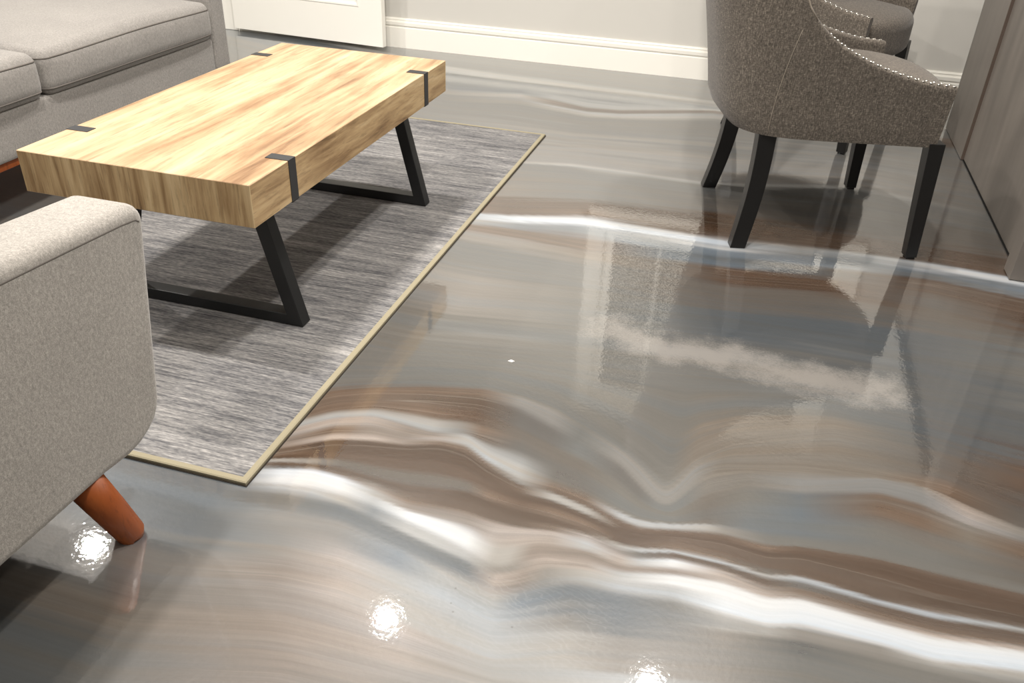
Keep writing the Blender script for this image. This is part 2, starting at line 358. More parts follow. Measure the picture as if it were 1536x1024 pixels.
# ------------------------------------------------------------------ floor
# colours and flow lines of the poured epoxy, in metres on the floor; nearest lines lightened in place of lamp light
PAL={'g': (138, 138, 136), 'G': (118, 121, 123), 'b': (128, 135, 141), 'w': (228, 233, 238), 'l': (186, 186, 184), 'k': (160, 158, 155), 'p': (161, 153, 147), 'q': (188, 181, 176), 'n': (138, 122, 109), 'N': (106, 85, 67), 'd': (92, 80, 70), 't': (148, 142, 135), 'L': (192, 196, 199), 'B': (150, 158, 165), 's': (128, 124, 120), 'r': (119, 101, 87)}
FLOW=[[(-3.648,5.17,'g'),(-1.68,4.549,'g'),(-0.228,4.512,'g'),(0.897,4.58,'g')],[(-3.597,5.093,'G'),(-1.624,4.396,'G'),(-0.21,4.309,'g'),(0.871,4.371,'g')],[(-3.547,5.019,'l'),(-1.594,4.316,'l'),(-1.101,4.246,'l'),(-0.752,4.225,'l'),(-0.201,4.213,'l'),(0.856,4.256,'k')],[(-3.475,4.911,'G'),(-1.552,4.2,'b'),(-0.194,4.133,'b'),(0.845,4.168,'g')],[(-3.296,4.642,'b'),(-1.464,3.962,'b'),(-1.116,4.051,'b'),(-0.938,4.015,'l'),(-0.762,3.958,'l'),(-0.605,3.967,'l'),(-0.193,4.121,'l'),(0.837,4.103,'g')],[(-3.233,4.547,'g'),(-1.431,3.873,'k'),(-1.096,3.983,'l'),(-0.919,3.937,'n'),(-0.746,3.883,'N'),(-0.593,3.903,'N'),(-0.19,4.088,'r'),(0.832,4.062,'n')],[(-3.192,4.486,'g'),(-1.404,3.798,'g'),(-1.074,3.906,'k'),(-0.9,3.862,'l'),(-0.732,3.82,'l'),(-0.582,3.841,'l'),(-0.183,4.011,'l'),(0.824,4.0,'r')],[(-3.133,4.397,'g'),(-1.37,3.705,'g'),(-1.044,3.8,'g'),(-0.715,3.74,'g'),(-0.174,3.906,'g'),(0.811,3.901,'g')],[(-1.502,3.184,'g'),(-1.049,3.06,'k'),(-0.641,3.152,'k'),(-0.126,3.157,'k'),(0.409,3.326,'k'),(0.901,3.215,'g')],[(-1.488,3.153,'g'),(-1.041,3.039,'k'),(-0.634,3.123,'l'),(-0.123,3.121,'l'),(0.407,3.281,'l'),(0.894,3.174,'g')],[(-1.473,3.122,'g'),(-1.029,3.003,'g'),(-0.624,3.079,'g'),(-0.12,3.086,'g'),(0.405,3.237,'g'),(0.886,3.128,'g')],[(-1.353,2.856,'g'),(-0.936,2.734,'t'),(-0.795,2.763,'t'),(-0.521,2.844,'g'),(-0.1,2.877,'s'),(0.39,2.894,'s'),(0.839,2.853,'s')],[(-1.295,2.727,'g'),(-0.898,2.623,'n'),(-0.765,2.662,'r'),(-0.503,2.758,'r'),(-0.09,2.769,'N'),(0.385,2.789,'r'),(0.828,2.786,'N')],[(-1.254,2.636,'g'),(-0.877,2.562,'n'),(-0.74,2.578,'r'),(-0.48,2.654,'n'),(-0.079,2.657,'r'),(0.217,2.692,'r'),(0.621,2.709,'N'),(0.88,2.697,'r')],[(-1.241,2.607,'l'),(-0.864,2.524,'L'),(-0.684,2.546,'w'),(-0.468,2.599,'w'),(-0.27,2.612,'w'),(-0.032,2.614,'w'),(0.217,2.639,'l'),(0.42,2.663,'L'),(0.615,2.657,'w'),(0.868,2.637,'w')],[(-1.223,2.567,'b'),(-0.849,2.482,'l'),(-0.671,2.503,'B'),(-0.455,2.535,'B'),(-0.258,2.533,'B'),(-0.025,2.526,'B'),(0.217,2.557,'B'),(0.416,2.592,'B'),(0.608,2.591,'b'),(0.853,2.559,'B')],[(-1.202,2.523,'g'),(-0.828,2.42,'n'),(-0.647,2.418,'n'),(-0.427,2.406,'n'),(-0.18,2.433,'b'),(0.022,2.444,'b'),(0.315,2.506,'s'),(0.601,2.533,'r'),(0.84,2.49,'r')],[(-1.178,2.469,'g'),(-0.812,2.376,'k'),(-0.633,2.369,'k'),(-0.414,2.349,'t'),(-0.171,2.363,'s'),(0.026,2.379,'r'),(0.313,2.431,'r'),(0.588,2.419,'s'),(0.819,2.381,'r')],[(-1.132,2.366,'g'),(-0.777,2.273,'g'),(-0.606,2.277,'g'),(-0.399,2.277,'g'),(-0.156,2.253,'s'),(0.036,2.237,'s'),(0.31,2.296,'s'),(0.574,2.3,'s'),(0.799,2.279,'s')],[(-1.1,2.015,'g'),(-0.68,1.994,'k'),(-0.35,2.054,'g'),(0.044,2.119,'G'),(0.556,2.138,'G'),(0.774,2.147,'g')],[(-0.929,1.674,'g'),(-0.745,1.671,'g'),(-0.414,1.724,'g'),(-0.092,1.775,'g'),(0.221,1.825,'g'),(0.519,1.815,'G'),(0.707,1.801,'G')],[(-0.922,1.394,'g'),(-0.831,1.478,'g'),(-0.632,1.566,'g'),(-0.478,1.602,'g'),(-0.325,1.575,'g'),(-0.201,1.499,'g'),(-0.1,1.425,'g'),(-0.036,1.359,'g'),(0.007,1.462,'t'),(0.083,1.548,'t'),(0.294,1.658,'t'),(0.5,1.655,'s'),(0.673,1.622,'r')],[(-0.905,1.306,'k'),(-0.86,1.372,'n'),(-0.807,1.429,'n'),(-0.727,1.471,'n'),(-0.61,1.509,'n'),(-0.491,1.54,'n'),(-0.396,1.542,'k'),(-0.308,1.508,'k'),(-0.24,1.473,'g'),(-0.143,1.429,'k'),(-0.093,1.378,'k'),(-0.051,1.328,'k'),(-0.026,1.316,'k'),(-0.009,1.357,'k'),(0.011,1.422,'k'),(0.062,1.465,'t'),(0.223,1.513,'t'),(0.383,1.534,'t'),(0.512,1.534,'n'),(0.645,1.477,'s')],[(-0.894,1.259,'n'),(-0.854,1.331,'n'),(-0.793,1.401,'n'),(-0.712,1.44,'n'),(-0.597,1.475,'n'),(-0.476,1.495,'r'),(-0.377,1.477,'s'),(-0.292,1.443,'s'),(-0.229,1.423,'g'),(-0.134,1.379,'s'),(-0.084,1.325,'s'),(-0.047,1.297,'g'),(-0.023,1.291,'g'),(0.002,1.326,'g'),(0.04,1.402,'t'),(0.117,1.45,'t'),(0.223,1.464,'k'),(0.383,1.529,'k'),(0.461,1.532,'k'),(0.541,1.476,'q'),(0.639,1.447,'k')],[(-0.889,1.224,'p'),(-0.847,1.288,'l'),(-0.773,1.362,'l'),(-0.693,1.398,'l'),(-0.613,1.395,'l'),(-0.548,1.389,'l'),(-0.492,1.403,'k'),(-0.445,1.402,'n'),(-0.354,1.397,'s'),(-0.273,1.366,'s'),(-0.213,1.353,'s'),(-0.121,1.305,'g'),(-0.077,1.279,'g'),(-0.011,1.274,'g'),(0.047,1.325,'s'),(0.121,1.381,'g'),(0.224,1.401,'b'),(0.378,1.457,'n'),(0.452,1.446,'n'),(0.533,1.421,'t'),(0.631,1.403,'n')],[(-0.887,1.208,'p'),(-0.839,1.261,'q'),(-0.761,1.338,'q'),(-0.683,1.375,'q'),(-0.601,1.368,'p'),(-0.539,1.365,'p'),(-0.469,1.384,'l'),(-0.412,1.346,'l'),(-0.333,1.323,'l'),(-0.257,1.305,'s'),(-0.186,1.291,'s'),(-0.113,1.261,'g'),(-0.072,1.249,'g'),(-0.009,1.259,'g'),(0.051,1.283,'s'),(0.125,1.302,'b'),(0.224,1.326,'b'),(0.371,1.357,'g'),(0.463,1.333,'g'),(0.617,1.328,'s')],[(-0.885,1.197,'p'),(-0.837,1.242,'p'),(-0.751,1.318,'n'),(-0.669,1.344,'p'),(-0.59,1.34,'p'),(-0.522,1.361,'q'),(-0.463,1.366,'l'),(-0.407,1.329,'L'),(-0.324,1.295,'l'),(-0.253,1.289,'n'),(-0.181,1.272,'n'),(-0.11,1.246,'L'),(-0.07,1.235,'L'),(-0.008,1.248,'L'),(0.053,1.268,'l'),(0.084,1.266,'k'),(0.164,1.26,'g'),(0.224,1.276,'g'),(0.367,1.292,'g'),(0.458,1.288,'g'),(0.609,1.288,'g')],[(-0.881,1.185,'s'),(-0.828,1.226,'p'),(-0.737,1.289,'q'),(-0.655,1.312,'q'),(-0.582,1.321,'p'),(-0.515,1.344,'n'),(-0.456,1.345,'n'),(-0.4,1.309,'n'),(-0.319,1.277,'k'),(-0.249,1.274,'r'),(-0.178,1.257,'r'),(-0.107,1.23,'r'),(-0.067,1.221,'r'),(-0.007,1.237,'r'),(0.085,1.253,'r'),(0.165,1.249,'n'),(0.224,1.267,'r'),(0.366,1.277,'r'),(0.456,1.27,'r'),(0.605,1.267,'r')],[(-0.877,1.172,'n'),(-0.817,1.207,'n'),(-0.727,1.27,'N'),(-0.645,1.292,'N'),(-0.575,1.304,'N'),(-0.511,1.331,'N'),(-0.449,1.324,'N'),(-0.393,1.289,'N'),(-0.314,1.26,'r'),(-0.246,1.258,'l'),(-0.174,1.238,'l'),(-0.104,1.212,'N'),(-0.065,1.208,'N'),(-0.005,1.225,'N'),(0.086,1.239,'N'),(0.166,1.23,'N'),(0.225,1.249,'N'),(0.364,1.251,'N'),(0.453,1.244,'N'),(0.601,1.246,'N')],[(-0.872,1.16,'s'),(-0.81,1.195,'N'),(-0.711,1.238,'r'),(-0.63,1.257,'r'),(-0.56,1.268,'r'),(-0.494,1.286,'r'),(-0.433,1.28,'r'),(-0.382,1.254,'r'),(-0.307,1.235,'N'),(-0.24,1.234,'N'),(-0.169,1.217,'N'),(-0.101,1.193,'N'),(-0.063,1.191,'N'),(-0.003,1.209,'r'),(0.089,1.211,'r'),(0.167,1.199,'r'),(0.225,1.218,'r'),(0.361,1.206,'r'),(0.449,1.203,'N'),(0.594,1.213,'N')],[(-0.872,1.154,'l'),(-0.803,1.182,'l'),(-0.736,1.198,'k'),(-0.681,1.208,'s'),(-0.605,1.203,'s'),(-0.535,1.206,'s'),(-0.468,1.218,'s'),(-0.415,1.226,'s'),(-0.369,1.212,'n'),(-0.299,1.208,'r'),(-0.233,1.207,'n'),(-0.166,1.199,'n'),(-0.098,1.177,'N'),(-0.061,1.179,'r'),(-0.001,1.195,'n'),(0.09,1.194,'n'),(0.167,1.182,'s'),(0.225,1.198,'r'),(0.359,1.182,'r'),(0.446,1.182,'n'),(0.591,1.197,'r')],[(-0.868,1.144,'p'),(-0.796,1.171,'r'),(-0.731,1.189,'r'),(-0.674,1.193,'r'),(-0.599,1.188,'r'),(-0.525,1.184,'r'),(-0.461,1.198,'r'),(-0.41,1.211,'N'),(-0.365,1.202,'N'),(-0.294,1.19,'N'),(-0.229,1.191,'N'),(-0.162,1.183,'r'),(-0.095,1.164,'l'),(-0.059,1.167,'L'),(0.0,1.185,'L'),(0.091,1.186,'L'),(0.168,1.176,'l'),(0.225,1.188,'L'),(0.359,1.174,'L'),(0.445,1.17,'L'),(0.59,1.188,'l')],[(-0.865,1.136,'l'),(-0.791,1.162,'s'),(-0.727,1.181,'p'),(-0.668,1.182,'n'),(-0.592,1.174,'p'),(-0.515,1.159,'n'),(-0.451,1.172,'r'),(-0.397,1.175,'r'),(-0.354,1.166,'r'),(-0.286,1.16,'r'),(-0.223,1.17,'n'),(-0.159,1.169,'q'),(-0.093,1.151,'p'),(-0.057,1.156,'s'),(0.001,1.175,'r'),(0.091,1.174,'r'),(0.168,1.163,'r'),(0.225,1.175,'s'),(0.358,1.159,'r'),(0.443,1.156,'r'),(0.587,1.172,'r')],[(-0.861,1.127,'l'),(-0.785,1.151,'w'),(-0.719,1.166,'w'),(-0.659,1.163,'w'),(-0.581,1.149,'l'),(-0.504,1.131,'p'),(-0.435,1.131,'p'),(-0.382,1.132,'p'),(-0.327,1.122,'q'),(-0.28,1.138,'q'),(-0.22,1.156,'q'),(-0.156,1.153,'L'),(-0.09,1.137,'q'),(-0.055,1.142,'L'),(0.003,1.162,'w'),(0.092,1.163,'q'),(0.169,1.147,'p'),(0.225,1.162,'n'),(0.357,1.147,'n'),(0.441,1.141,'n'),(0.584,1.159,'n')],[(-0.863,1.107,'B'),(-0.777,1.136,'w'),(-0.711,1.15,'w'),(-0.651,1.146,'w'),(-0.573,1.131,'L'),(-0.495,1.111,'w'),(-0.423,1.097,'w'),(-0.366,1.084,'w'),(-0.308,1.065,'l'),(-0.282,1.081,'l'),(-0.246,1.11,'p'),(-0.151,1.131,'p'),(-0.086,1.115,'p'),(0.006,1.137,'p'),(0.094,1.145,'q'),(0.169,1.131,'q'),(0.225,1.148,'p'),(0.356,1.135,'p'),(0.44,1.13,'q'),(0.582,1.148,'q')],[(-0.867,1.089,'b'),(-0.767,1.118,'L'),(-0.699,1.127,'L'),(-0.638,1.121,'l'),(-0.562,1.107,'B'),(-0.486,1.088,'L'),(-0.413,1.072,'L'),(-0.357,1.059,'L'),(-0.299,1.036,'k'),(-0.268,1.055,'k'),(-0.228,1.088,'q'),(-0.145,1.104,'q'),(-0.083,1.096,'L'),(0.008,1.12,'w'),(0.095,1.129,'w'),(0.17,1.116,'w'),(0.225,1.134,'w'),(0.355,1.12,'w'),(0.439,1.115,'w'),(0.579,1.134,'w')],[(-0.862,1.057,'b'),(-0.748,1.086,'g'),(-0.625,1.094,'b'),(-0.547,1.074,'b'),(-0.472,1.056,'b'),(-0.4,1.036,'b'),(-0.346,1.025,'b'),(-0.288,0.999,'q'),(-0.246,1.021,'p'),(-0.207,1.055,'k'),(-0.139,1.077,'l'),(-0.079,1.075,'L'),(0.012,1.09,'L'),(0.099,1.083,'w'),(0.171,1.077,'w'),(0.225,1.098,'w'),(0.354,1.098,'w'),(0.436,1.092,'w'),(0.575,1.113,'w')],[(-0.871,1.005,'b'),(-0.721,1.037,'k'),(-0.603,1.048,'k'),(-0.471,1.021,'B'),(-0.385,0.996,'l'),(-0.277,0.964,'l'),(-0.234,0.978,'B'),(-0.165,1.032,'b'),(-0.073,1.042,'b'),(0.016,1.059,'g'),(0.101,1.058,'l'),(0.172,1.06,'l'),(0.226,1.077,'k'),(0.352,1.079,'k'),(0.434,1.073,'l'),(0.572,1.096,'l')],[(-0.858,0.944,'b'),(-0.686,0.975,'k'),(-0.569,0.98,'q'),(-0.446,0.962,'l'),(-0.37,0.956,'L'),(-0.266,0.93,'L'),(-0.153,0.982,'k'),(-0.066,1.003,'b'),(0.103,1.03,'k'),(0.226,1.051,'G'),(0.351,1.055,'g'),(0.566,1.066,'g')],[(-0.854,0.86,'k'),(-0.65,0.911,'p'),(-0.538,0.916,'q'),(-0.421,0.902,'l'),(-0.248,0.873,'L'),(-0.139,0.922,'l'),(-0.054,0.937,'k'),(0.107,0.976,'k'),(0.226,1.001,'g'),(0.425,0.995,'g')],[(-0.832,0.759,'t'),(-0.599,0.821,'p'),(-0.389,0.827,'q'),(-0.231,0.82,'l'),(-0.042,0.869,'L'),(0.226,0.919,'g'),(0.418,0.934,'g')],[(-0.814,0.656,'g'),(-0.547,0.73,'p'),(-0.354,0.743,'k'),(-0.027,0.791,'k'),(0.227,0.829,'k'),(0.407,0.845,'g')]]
PALE_SMEAR=[(-0.245, 1.939), (-0.106, 1.883), (0.059, 1.909), (0.221, 1.87), (0.406, 1.875)]
PALE_SMEAR_R=.15
RIPPLE=[(-0.319, 0.95), (-0.213, 0.948), (-0.145, 0.948)]
RIPPLE_R=.13
SCRAP=(-0.463, 1.7, 0.0)
FLOOR_GAIN = 0.76
def floor_material():
    m = mat('marbled_epoxy', (140, 138, 135), 0.35, 0.35)
    t = NT(m)
    at = t.n('ShaderNodeAttribute', attribute_name='flow_colour')
    av = t.n('ShaderNodeAttribute', attribute_name='flow_band')
    geo = t.n('ShaderNodeTexCoord')
    sp = t.n('ShaderNodeSeparateXYZ'); t.l(geo.outputs['Object'], sp.inputs[0])
    def vec(kx, kv, off=0.0, wob=0.0):
        cb = t.n('ShaderNodeCombineXYZ')
        t.l(t.math('MULTIPLY', sp.outputs[0], kx), cb.inputs[0])
        t.l(t.math('MULTIPLY', av.outputs['Fac'], kv), cb.inputs[1])
        cb.inputs[2].default_value = off
        return cb.outputs[0]
    s1 = t.noise(vec(1.6, 62), 1, 5, 0.6, 0.4)
    s2 = t.noise(vec(3.0, 170, 3.3), 1, 4, 0.65, 0.5)
    s3 = t.noise(vec(1.0, 14, 9.1), 1, 4, 0.55, 0.8)
    warm = t.noise(vec(0.9, 20, 5.0), 1, 3, 0.5, 0.5)
    speck = t.noise(t.coord(), 300, 2, 0.6)
    mott = t.noise(t.coord((1.4, 2.6, 1)), 3.0, 4, 0.55, 0.8)
    f = t.math('ADD', t.math('MULTIPLY', s1, 0.45), t.math('MULTIPLY', s2, 0.45))
    f = t.math('ADD', f, t.math('MULTIPLY', s3, 0.30))
    f = t.math('ADD', f, t.math('MULTIPLY', mott, 0.25))
    f = t.math('ADD', f, t.math('MULTIPLY', speck, 0.10))      # mean ~0.78
    am = t.n('ShaderNodeAttribute', attribute_name='vein_amount')
    amp = t.math('MULTIPLY_ADD', am.outputs['Fac'], 1.9, 0.5)
    k = t.math('ADD', t.math('MULTIPLY', t.math('SUBTRACT', f, 0.775), amp), 1.0)
    k = t.math('MULTIPLY', k, FLOOR_GAIN)
    mul = t.n('ShaderNodeMix', data_type='RGBA', blend_type='MULTIPLY')
    mul.inputs[0].default_value = 1.0
    t.l(at.outputs['Color'], mul.inputs[6])
    cc = t.n('ShaderNodeCombineColor')
    for i in range(3): t.l(k, cc.inputs[i])
    t.l(cc.outputs[0], mul.inputs[7])
    col = mul.outputs[2]
    tint = t.ramp(warm, [(0.40, (246, 250, 255)), (0.60, (255, 249, 243))])
    col = t.mix(0.9, col, t.mix(1.0, col, tint, 'MULTIPLY'))
    # thin hair-fine pale veins that follow the flow
    vn = t.noise(vec(0.35, 26, 2.0), 1, 1, 0.5, 0.1)
    ln = t.math('ABSOLUTE', t.math('SUBTRACT', vn, 0.52))
    ln = t.ramp(ln, [(0.0, 1.0), (0.010, 0.0)])
    amt = t.n('ShaderNodeAttribute', attribute_name='vein_amount')
    fac = t.math('MULTIPLY', t.math('MULTIPLY', ln, amt.outputs['Fac']), 0.3)
    col = t.mix(fac, col, (165, 158, 148))
    # speckled pale smear and rippled pale patch
    du = t.n('ShaderNodeAttribute', attribute_name='pale_smear')
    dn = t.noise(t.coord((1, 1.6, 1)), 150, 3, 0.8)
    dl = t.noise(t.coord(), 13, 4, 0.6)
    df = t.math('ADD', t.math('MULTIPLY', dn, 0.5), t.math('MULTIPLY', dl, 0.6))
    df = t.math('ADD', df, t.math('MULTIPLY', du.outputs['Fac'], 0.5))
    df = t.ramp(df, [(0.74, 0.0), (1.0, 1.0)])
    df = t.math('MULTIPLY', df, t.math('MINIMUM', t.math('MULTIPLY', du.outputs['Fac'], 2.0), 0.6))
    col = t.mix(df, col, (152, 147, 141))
    rp = t.n('ShaderNodeAttribute', attribute_name='ripple')
    wv = t.n('ShaderNodeTexWave', wave_type='BANDS', bands_direction='Y')
    wv.inputs['Scale'].default_value = 30; wv.inputs['Distortion'].default_value = 16
    wv.inputs['Detail'].default_value = 3; wv.inputs['Detail Scale'].default_value = 1.2
    t.l(t.coord((0.6, 1, 1), rot=(0, 0, 0.5)), wv.inputs[0])
    wr = t.ramp(wv.outputs['Fac'], [(0.62, 0.0), (0.95, 1.0)])
    wf = t.math('MULTIPLY', t.math('MULTIPLY', wr, rp.outputs['Fac']), t.math('MULTIPLY', t.noise(t.coord(), 9, 3), 0.14))
    col = t.mix(wf, col, (185, 188, 190))
    # tiny pits and specks
    vo = t.n('ShaderNodeTexVoronoi'); vo.inputs['Scale'].default_value = 34
    t.l(t.coord(), vo.inputs['Vector'])
    pit = t.ramp(vo.outputs['Distance'], [(0.045, 1.0), (0.09, 0.0)])
    pit = t.math('MULTIPLY', pit, rp.outputs['Fac'])
    col = t.mix(t.math('MULTIPLY', pit, 0.45), col, (88, 86, 86))
    t.base(col)
    b = t.b.inputs
    b['Roughness'].default_value = 0.34
    b['Specular IOR Level'].default_value = 0.30
    b['Coat Weight'].default_value = 1.0
    b['Coat Roughness'].default_value = 0.02
    b['Coat IOR'].default_value = 2.9
    h = t.math('ADD', t.math('MULTIPLY', t.noise(t.coord(), 95, 2, 0.5), 0.5), t.math('MULTIPLY', t.noise(t.coord(), 6, 2), 1.0))
    h = t.math('ADD', h, t.math('MULTIPLY', t.math('MULTIPLY', t.noise(t.coord(), 60, 3), rp.outputs['Fac']), 0.6))
    t.bump(h, 0.13, 0.0018, 'Coat Normal')
    t.bump(h, 0.25, 0.002, 'Normal')
    return m

def axis(parts):
    a = []
    for lo, hi, st in parts:
        n = max(1, round((hi - lo) / st))
        a += [lo + (hi - lo) * i / n for i in range(n)]
    return np.array(a + [parts[-1][1]])

X0, X1, Y0, Y1 = -4.2, 3.0, -2.2, 4.70
xs = axis([(X0, -3.1, .1), (-3.1, -1.2, .03), (-1.2, 1.0, .008), (1.0, X1, .1)])
ys = axis([(Y0, 0.5, .1), (0.5, 2.0, .006), (2.0, 4.7, .012)])
def build_floor():
    gx, gy = np.meshgrid(xs, ys)
    n = gx.size
    co = np.zeros((n, 3), 'f'); co[:, 0] = gx.ravel(); co[:, 1] = gy.ravel()
    nx, ny = len(xs), len(ys)
    i = np.arange(nx - 1)[None, :] + nx * np.arange(ny - 1)[:, None]
    quads = np.stack([i, i + 1, i + 1 + nx, i + nx], -1).reshape(-1, 4)
    me = bpy.data.meshes.new('floor')
    me.vertices.add(n); me.vertices.foreach_set('co', co.ravel())
    me.loops.add(quads.size); me.loops.foreach_set('vertex_index', quads.ravel().astype('i'))
    me.polygons.add(len(quads))
    me.polygons.foreach_set('loop_start', (np.arange(len(quads)) * 4).astype('i'))
    me.update(); me.validate()
    # colour poured along hand-traced flow lines (in metres on the floor)
    K = len(FLOW)
    Y = []; COL = []
    for L in FLOW:
        px = [p[0] for p in L]; py = [p[1] for p in L]
        Y.append(np.interp(xs, px, py))
        COL.append(np.stack([np.interp(xs, px, [lin(PAL[p[2]])[c] for p in L]) for c in range(3)], -1) ** 1.4)
    Y = np.array(Y); COL = np.array(COL)                  # K,nx
    for k in range(1, K):
        Y[k] = np.minimum(Y[k], Y[k - 1] - 0.0015)
    # smooth sideways so traced corners do not show
    ker = np.exp(-np.linspace(-2, 2, 9) ** 2); ker /= ker.sum()
    def sm(a):
        p = np.pad(a, 4, mode='edge'); return np.convolve(p, ker, 'valid')
    Y = np.array([sm(r) for r in Y])
    colv = np.zeros((ny, nx, 3)); band = np.zeros((ny, nx))
    gaps = np.concatenate([[0], np.cumsum([max(0.012, float(np.mean(Y[k][60:-25] - Y[k + 1][60:-25]))) for k in range(K - 1)])])
    rnd = np.random.RandomState(3)
    for j in range(nx):
        yy = Y[::-1, j]
        band[:, j] = np.interp(ys, yy, gaps[::-1])
        below = ys < yy[0]; above = ys > yy[-1]
        band[below, j] += (yy[0] - ys[below]); band[above, j] -= (ys[above] - yy[-1])
    lat = rnd.rand(400, 60)
    def vnoise(u, v):
        u = np.mod(u, 398); v = np.mod(v, 58)
        i0 = np.floor(u).astype(int); j0 = np.floor(v).astype(int); a = u - i0; b = v - j0
        a = a * a * (3 - 2 * a); b = b * b * (3 - 2 * b)
        return (lat[i0, j0] * (1 - a) + lat[i0 + 1, j0] * a) * (1 - b) + (lat[i0, j0 + 1] * (1 - a) + lat[i0 + 1, j0 + 1] * a) * b
    U = band + 5.0
    wob = (vnoise(U * 28, gx * 2.2 + 20) - .5) * .75 + (vnoise(U * 75 + 7, gx * 4.0 + 31) - .5) * .55
    for j in range(nx):
        yy = Y[::-1, j]
        idx = np.interp(ys, yy, np.arange(K)) + wob[:, j] * np.clip(np.interp(ys, [0, 3.6, 4.6], [1, .8, .3]), 0, 1)
        idx = np.clip(idx, 0, K - 1.001)
        fl_ = np.floor(idx).astype(int); fr_ = np.clip((idx - fl_ - .5) * 1.45 + .5, 0, 1)
        fr_ = fr_ * fr_ * (3 - 2 * fr_)
        cc_ = COL[::-1, j]
        colv[:, j] = cc_[fl_] * (1 - fr_)[:, None] + cc_[fl_ + 1] * fr_[:, None]
    def attr(name, arr, typ='FLOAT'):
        a = me.attributes.new(name, typ, 'POINT')
        if typ == 'FLOAT': a.data.foreach_set('value', arr.ravel().astype('f'))
        else:
            c4 = np.ones((n, 4), 'f'); c4[:, :3] = arr.reshape(-1, 3); a.data.foreach_set('color', c4.ravel())
    attr('flow_colour', colv, 'FLOAT_COLOR')
    attr('flow_band', band)
    sat = colv[..., 0] - colv[..., 2]
    attr('vein_amount', np.clip((sat - .030) * 16, 0, 1))
    def blob(pts, r):
        d = np.full(gx.shape, 9.0)
        for (ax, ay), (bx, by) in zip(pts, pts[1:]):
            vx, vy = bx - ax, by - ay
            tt = np.clip(((gx - ax) * vx + (gy - ay) * vy) / (vx * vx + vy * vy), 0, 1)
            d = np.minimum(d, np.hypot(gx - ax - tt * vx, gy - ay - tt * vy))
        return np.clip(1 - d / r, 0, 1)
    attr('pale_smear', blob(PALE_SMEAR, PALE_SMEAR_R))
    attr('ripple', np.clip(blob(RIPPLE, RIPPLE_R) * 1.6, 0, 1))
    return me
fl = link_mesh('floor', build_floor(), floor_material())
structure(fl)

# ------------------------------------------------------------------ room shell
WY = 4.67
def wall(name, lo, hi, m=M_wall, bev=0):
    return structure(obj(name, box(lo, hi), m))
OPX0, OPX1, OPZ = -4.02, -3.13, 2.05           # doorway in the far wall
WX0, WX1, WZ0, WZ1 = -0.72, 0.62, 0.90, 2.12   # window opening in the far wall
bm = bmesh.new()
for lo, hi in [((X0, WY, 0), (OPX0, WY + .12, CEIL)), ((OPX0, WY, OPZ), (OPX1, WY + .12, CEIL)),
               ((OPX1, WY, 0), (WX0, WY + .12, CEIL)), ((WX0, WY, 0), (WX1, WY + .12, WZ0)),
               ((WX0, WY, WZ1), (WX1, WY + .12, CEIL)), ((WX1, WY, 0), (X1, WY + .12, CEIL))]:
    add_box(bm, lo, hi)
structure(obj('wall_back', bm, M_wall))
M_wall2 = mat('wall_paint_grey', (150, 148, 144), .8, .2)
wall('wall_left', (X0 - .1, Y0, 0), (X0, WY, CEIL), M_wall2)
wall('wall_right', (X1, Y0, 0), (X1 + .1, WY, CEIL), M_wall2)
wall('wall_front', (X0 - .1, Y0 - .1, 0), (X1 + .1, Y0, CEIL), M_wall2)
bm = bmesh.new()                                # small closet behind the doorway
add_box(bm, (X0 - .1, 5.7, 0), (-2.9, 5.8, CEIL)); add_box(bm, (X0 - .1, WY + .12, 0), (X0, 5.7, CEIL)); add_box(bm, (-3.0, WY + .12, 0), (-2.9, 5.7, CEIL))
structure(obj('wall_closet', bm, M_wall))
structure(obj('floor_closet', box((X0 - .1, 4.70, -.05), (-2.9, 5.8, -.0005)), mat('closet_epoxy', (132, 131, 129), .2, .5)))
wall('ceiling', (X0 - .1, Y0 - .1, CEIL), (X1 + .1, 5.8, CEIL + .1), M_ceil)

# moulded baseboard: profile (depth, height)
BP = [(0, 0), (.016, 0), (.016, .108), (.012, .112), (.0125, .118), (.019, .122), (.020, .138), (.012, .143), (.011, .149), (.014, .152), (.008, .159), (0, .160)]
def baseboard(name, a, b, nrm):
    bm = bmesh.new()
    a = Vector(a); b = Vector(b); nv = Vector(nrm)
    add_loft(bm, [[p + nv * d + Vector((0, 0, z)) for d, z in BP] for p in (a, b)])
    return structure(obj(name, bm, M_white))
baseboard('baseboard_back', (-3.04, WY, 0), (X1, WY, 0), (0, -1, 0))
baseboard('baseboard_back_left', (X0, WY, 0), (-4.11, WY, 0), (0, -1, 0))
baseboard('baseboard_left', (X0, WY, 0), (X0, Y0, 0), (1, 0, 0))
baseboard('baseboard_right', (X1, WY, 0), (X1, Y0, 0), (-1, 0, 0))
baseboard('baseboard_front', (X0, Y0, 0), (X1, Y0, 0), (0, 1, 0))

# doorway casing
bm = bmesh.new()
for lo, hi in [((OPX1, WY - .022, 0), (OPX1 + .09, WY, OPZ + .09)), ((OPX0 - .09, WY - .022, 0), (OPX0, WY, OPZ + .09)), ((OPX0, WY - .022, OPZ), (OPX1, WY, OPZ + .09)),
               ((OPX1 - .015, WY, 0), (OPX1, WY + .12, OPZ)), ((OPX0, WY, 0), (OPX0 + .015, WY + .12, OPZ))]:
    add_box(bm, lo, hi)
structure(obj('trim_1', bm, M_white, bevel=.004))

